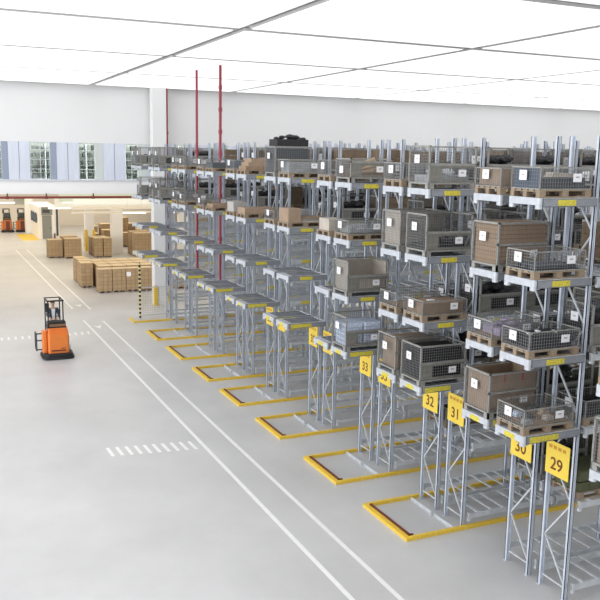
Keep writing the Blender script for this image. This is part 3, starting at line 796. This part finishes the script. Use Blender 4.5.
far_stack(17.0, 76.8+1.6, .9, 2.6, 'tallest carton stack in the back hall')
for i in range(6): far_stack(19.5+i*1.3, 62, 1.1, 1.8, 'carton stack of the back hall seen through the rack legs', 'cartons seen through the rack legs')

# ------------------------------------------------------------ striped post and mesh fence
t = thing('mesh_fence', 'light wire fence with yellow and black striped end post', 'fence', (10.38, 43.05, 0))
def stripe_mat():
    m = bpy.data.materials.new('black_yellow_bands'); m.use_nodes = True; nt = m.node_tree; b = nt.nodes['Principled BSDF']
    tc = nt.nodes.new('ShaderNodeTexCoord'); sp = nt.nodes.new('ShaderNodeSeparateXYZ'); mu = nt.nodes.new('ShaderNodeMath'); mu.operation = 'MULTIPLY'; mu.inputs[1].default_value = 1/.23
    fr = nt.nodes.new('ShaderNodeMath'); fr.operation = 'FRACT'; gt = nt.nodes.new('ShaderNodeMath'); gt.operation = 'GREATER_THAN'; gt.inputs[1].default_value = .5
    mx = nt.nodes.new('ShaderNodeMix'); mx.data_type = 'RGBA'; mx.inputs[6].default_value = (.015,.015,.015,1); mx.inputs[7].default_value = (.82,.72,.35,1)
    L = nt.links.new; L(tc.outputs['Object'], sp.inputs[0]); L(sp.outputs['Z'], mu.inputs[0]); L(mu.outputs[0], fr.inputs[0]); L(fr.outputs[0], gt.inputs[0]); L(gt.outputs[0], mx.inputs[0]); L(mx.outputs[2], b.inputs['Base Color'])
    return m
build(MB().box(-.05, .05, -.05, .05, .02, 3.0), 'striped_post', stripe_mat(), t)
build(MB().box(-.1,.1,-.1,.1,0,.02), 'foot_plate', STEEL, t)
build(MB().box(.05,1.55,-.015,.015,1.62,1.67).box(.05,1.55,-.015,.015,.12,.17), 'fence_rail', STEEL, t)
link('wire_panel', mesh_wall('x', 1.5, 1.5, .12, .005), t, (.05, 0, .15))

# ------------------------------------------------------------ people helper (skin modifier -> mesh)
def skin_mesh(name, chains, m, sub=1):
    """chains: list of lists of (x,y,z,r); first vertex of later chains given as index tuple ('@',i)"""
    vs = []; es = []; rs = []
    for ch in chains:
        prev = None
        for q in ch:
            if q[0] == '@': prev = q[1]; continue
            vs.append(q[:3]); rs.append(q[3] if len(q) == 4 else (q[3], q[4]))
            if prev is not None: es.append((prev, len(vs)-1))
            prev = len(vs)-1
    me = bpy.data.meshes.new(name); me.from_pydata(vs, es, []); me.update()
    o = bpy.data.objects.new(name, me); col.objects.link(o)
    md = o.modifiers.new('s', 'SKIN'); sd = o.modifiers.new('u', 'SUBSURF'); sd.levels = sub
    if not me.skin_vertices: 
        pass
    lay = me.skin_vertices[0].data
    for i, r in enumerate(rs): lay[i].radius = r if isinstance(r, tuple) else (r, r)
    lay[0].use_root = True
    dg = bpy.context.evaluated_depsgraph_get(); out = bpy.data.meshes.new_from_object(o.evaluated_get(dg))
    bpy.data.objects.remove(o); out.name = name; out.materials.clear(); out.materials.append(m)
    for p in out.polygons: p.use_smooth = True
    return out
def person(loc, parent=None):
    t = thing('person', 'person in dark jacket over white shirt driving the orange truck', 'person', loc)
    B = [[(0,0,.95,.15,.11),(0,0,1.15,.14,.1),(0,.0,1.35,.16,.11),(0,0,1.47,.1,.08),(0,-.01,1.54,.055,.055),(0,-.02,1.62,.065,.075),(0,-.02,1.7,.078,.095),(0,-.01,1.77,.055,.07)]]
    for sx in (-1, 1):
        B.append([('@',3),(sx*.17,0,1.44,.06,.06),(sx*.23,-.06,1.2,.045,.045),(sx*.17,-.30,1.1,.034,.034),(sx*.15,-.36,1.1,.03,.022)])
        B.append([('@',0),(sx*.1,0,.88,.09,.09),(sx*.11,-.02,.5,.06,.06),(sx*.12,0,.1,.042,.042),(sx*.12,-.14,.045,.04,.03)])
    body = link('body', skin_mesh('body', B, SKIN, 2), t)
    for sx in (-1, 1):
        for i in range(4):
            dx = (-.03+.02*i); ln = (.055,.07,.075,.062)[i]
            link('finger', skin_mesh('finger', [[(sx*.15+dx,-.37,1.1,.009),(sx*.15+dx,-.37-ln*.6,1.09,.0085),(sx*.15+dx,-.375-ln*.7,1.06,.008),(sx*.15+dx,-.36-ln*.4,1.04,.007)]], SKIN), t)
        link('thumb', skin_mesh('thumb', [[(sx*.115,-.34,1.1,.011),(sx*.09,-.37,1.09,.01),(sx*.088,-.4,1.07,.009)]], SKIN), t)
    J = [[(0,0,.98,.175,.135),(0,0,1.15,.165,.125),(0,0,1.35,.185,.13),(0,.01,1.46,.11,.095)]]
    for sx in (-1, 1): J.append([('@',3),(sx*.18,0,1.45,.08,.08),(sx*.245,-.06,1.2,.065,.065),(sx*.175,-.27,1.11,.05,.05)])
    link('jacket', skin_mesh('jacket', J, JACK, 2), t)
    build(MB().prism([(-.05,1.0),(.05,1.0),(.075,1.47),(-.075,1.47)], -.165, -.10, 'y'), 'shirt', SHIRT, t)
    Tt = [[(0,0,.97,.165,.125),(0,0,.9,.15,.12)]]
    for sx in (-1, 1): Tt.append([('@',1),(sx*.1,0,.84,.1,.1),(sx*.11,-.02,.5,.075,.075),(sx*.12,0,.1,.06,.06)])
    link('trousers', skin_mesh('trousers', Tt, BLACK), t)
    b = MB(); b.blob((0,.015,1.745),(.092,.11,.085),14,10); build(b, 'hair', HAIR, t, smooth=True)
    b = MB()
    for sx in (-1,1): b.blob((sx*.03,-.108,1.69),(.012,.008,.008),8,6)
    build(b, 'eyes', BLACK, t, smooth=True)
    build(MB().prism([(-.012,1.64),(.012,1.64),(.007,1.69),(-.007,1.69)], -.135, -.09, 'y'), 'nose', SKIN, t)
    build(MB().box(-.024,.024,-.112,-.09,1.61,1.618), 'mouth', mat('lips', (.3,.1,.08)), t)
    b = MB()
    for sx in (-1,1): b.blob((sx*.082,-.01,1.68),(.012,.02,.03),8,6)
    build(b, 'ears', SKIN, t, smooth=True)
    return t

# ------------------------------------------------------------ the orange truck
def truck(loc, label, rz=0, dark=False, group=None, scale=1):
    t = thing('stacker_truck', label, 'truck', loc, group, rz)
    b = MB(); b.prism(rounded(-.66,.66,-.62,.75,.28,6), .02, .12); b.prism(rounded(-.6,.6,-.55,.7,.25,6), .12, .26); build(b, 'bumper_skirt', BLACK, t)
    # rounded orange battery hood
    b = MB(); b.prism(rounded(-.42,.45,-.42,.2,.1,4), .26, 1.1); b.prism(rounded(-.40,.43,-.36,.2,.1,4), 1.1, 1.24); b.prism(rounded(-.38,.41,-.28,.2,.08,4), 1.24, 1.33)
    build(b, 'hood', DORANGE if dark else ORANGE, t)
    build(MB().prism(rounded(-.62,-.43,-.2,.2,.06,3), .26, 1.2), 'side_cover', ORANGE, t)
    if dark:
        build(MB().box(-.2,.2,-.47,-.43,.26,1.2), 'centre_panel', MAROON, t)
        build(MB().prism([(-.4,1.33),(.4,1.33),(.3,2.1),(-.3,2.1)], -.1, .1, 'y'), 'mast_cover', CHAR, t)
    build(MB().box(-.3,.3,-.445,-.42,.35,.4).box(.1,.3,-.43,-.42,.45,.48), 'hood_vent', MAROON, t)
    build(MB().prism([(-.42,1.33),(.36,1.33),(.34,1.6),(-.40,1.6)], -.28, .12, 'y'), 'console', BLACK, t)
    build(MB().box(-.33,.33,-.3,-.28,1.4,1.5), 'console_panel', mat('bronze_panel', (.25,.13,.06), .4), t)
    m = MB()
    for sx in (-.38,.24): m.box(sx,sx+.045,-.18,-.12,1.6,2.47); m.box(sx,sx+.045,.75,.81,.26,2.48)
    build(m, 'guard_post', BLACK, t)
    build(MB().box(-.4,.3,-.2,-.14,2.46,2.52).box(-.4,-.34,-.14,.81,2.46,2.5).box(.24,.3,-.14,.81,2.46,2.5).box(-.4,.3,.76,.82,2.46,2.5), 'overhead_guard', BLACK, t)
    build(MB().prism(rounded(-.5,-.32,-.28,-.2,.02,3), 2.05, 2.42), 'work_lamp', BLACK, t)
    build(MB().box(-.38,.38,.21,.8,.26,.5), 'platform', BLACK, t)
    m = MB()
    for z in (.35,.75,1.05): m.bar((-.62,.1,z),(-.86,.1,z),.05)
    m.bar((-.84,.1,.3),(-.84,.1,1.08),.05); m.bar((-.84,.5,.3),(-.84,.5,1.08),.05); m.bar((-.84,.1,1.05),(-.84,.5,1.05),.05); m.bar((-.84,.1,.35),(-.84,.5,.35),.05)
    build(m, 'side_guard', CHAR, t)
    build(MB().box(.45,.56,.0,.1,.3,.5).bar((.5,.05,.4),(.5,.05,.9),.04), 'side_lever', STEEL, t)
    for sx in (-.3,.18):
        build(MB().box(sx,sx+.12,.8,1.9,.06,.11), 'fork', STEEL, t)
    m = MB()
    for sx in (-.3,.24): m.box(sx,sx+.07,.84,.94,.12,1.3)
    m.box(-.3,.31,.86,.92,.6,.7).box(-.3,.31,.86,.92,1.2,1.3)
    build(m, 'mast', CHAR, t)
    return t
truck((5.0, 35.85, 0), 'orange stacker truck with driver standing on the open grey floor')
p = person((4.94, 35.85+.54, .57)); 
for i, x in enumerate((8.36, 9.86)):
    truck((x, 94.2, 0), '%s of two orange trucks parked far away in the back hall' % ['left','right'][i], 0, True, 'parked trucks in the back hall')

# ------------------------------------------------------------ lights
def added_ceiling_panel(x, y, w, d):  # made-up panels that light the hall from above, no such fixtures known
    t = thing('added_ceiling_light', 'large added white luminous panel in the hall ceiling', 'light', (x, y, ZC-.12), 'added luminous panels of the hall ceiling')
    build(MB().box(0,w,0,d,.02,.1), 'housing', WHITE, t); build(MB().box(.05,w-.05,.05,d-.05,0,.02), 'diffuser', GLOWP, t)
def area(name, loc, rot, sx, sy, e, colr=(1,1,1)):
    l = bpy.data.lights.new(name, 'AREA'); l.shape = 'RECTANGLE'; l.size = sx; l.size_y = sy; l.energy = e; l.color = colr
    o = bpy.data.objects.new(name, l); col.objects.link(o); o.location = loc; o.rotation_euler = rot
    return o
for j in range(7):
    for i in range(8): added_ceiling_panel(-15.6+i*8.2, -7.6+j*7.85, 7.9, 7.4)
area('hall_light', (-1, 20, ZC-.4), (0, 0, 0), 22, 46, 200, (1, .99, .98))
area('left_fill_light', (-42, 16, 8), (0, -PI/2, 0), 15, 60, 15000, (.95, .97, 1))  # added unseen side lamp, brightens the left-facing rack faces
area('near_light', (8, -7.6, 8), (PI/2, 0, 0), 30, 6, 220, (.95, .97, 1))
area('back_hall_light', (8, 62, 6.3), (0, 0, 0), 34, 18, 1600, (1, .89, .71))
area('back_hall_light', (8, 86, 6.3), (0, 0, 0), 34, 24, 3000, (1, .89, .71))
area('back_hall_light', (8, 48.5, 4.6), (PI/2, 0, 0), 34, 2.5, 450, (1, .93, .82))  # added lamp aimed at the columns to brighten their front faces
area('mezzanine_light', (12, 48.6, ZC-.3), (0, 0, 0), 50, 1.2, 3500, (1, 1, 1))  # added lamp, brightens the shelving behind the upper windows

w = bpy.data.worlds.new('hall_air'); S.world = w; w.use_nodes = True
w.node_tree.nodes['Background'].inputs[0].default_value = (1, 1, 1, 1); w.node_tree.nodes['Background'].inputs[1].default_value = .35

# ------------------------------------------------------------ camera
cd = bpy.data.cameras.new('camera'); co = bpy.data.objects.new('camera', cd); col.objects.link(co)
cd.sensor_width = 36; cd.lens = 822.15/600*36; cd.clip_end = 300
p_, r_, a_ = (math.radians(q) for q in (10.003, 1.026, 24.743))
F = Vector((math.sin(a_)*math.cos(p_), math.cos(a_)*math.cos(p_), -math.sin(p_)))
R0 = Vector((math.cos(a_), -math.sin(a_), 0)); U0 = R0.cross(F)
R = R0*math.cos(r_)+U0*math.sin(r_); U = -R0*math.sin(r_)+U0*math.cos(r_)
M = Matrix(((R.x,U.x,-F.x,0),(R.y,U.y,-F.y,0),(R.z,U.z,-F.z,8.8),(0,0,0,1)))
co.matrix_world = M
S.camera = co
S.view_settings.view_transform = 'Standard'; S.view_settings.look = 'None'; S.view_settings.gamma = 1
S.view_settings.exposure = .08; S.view_settings.use_curve_mapping = False
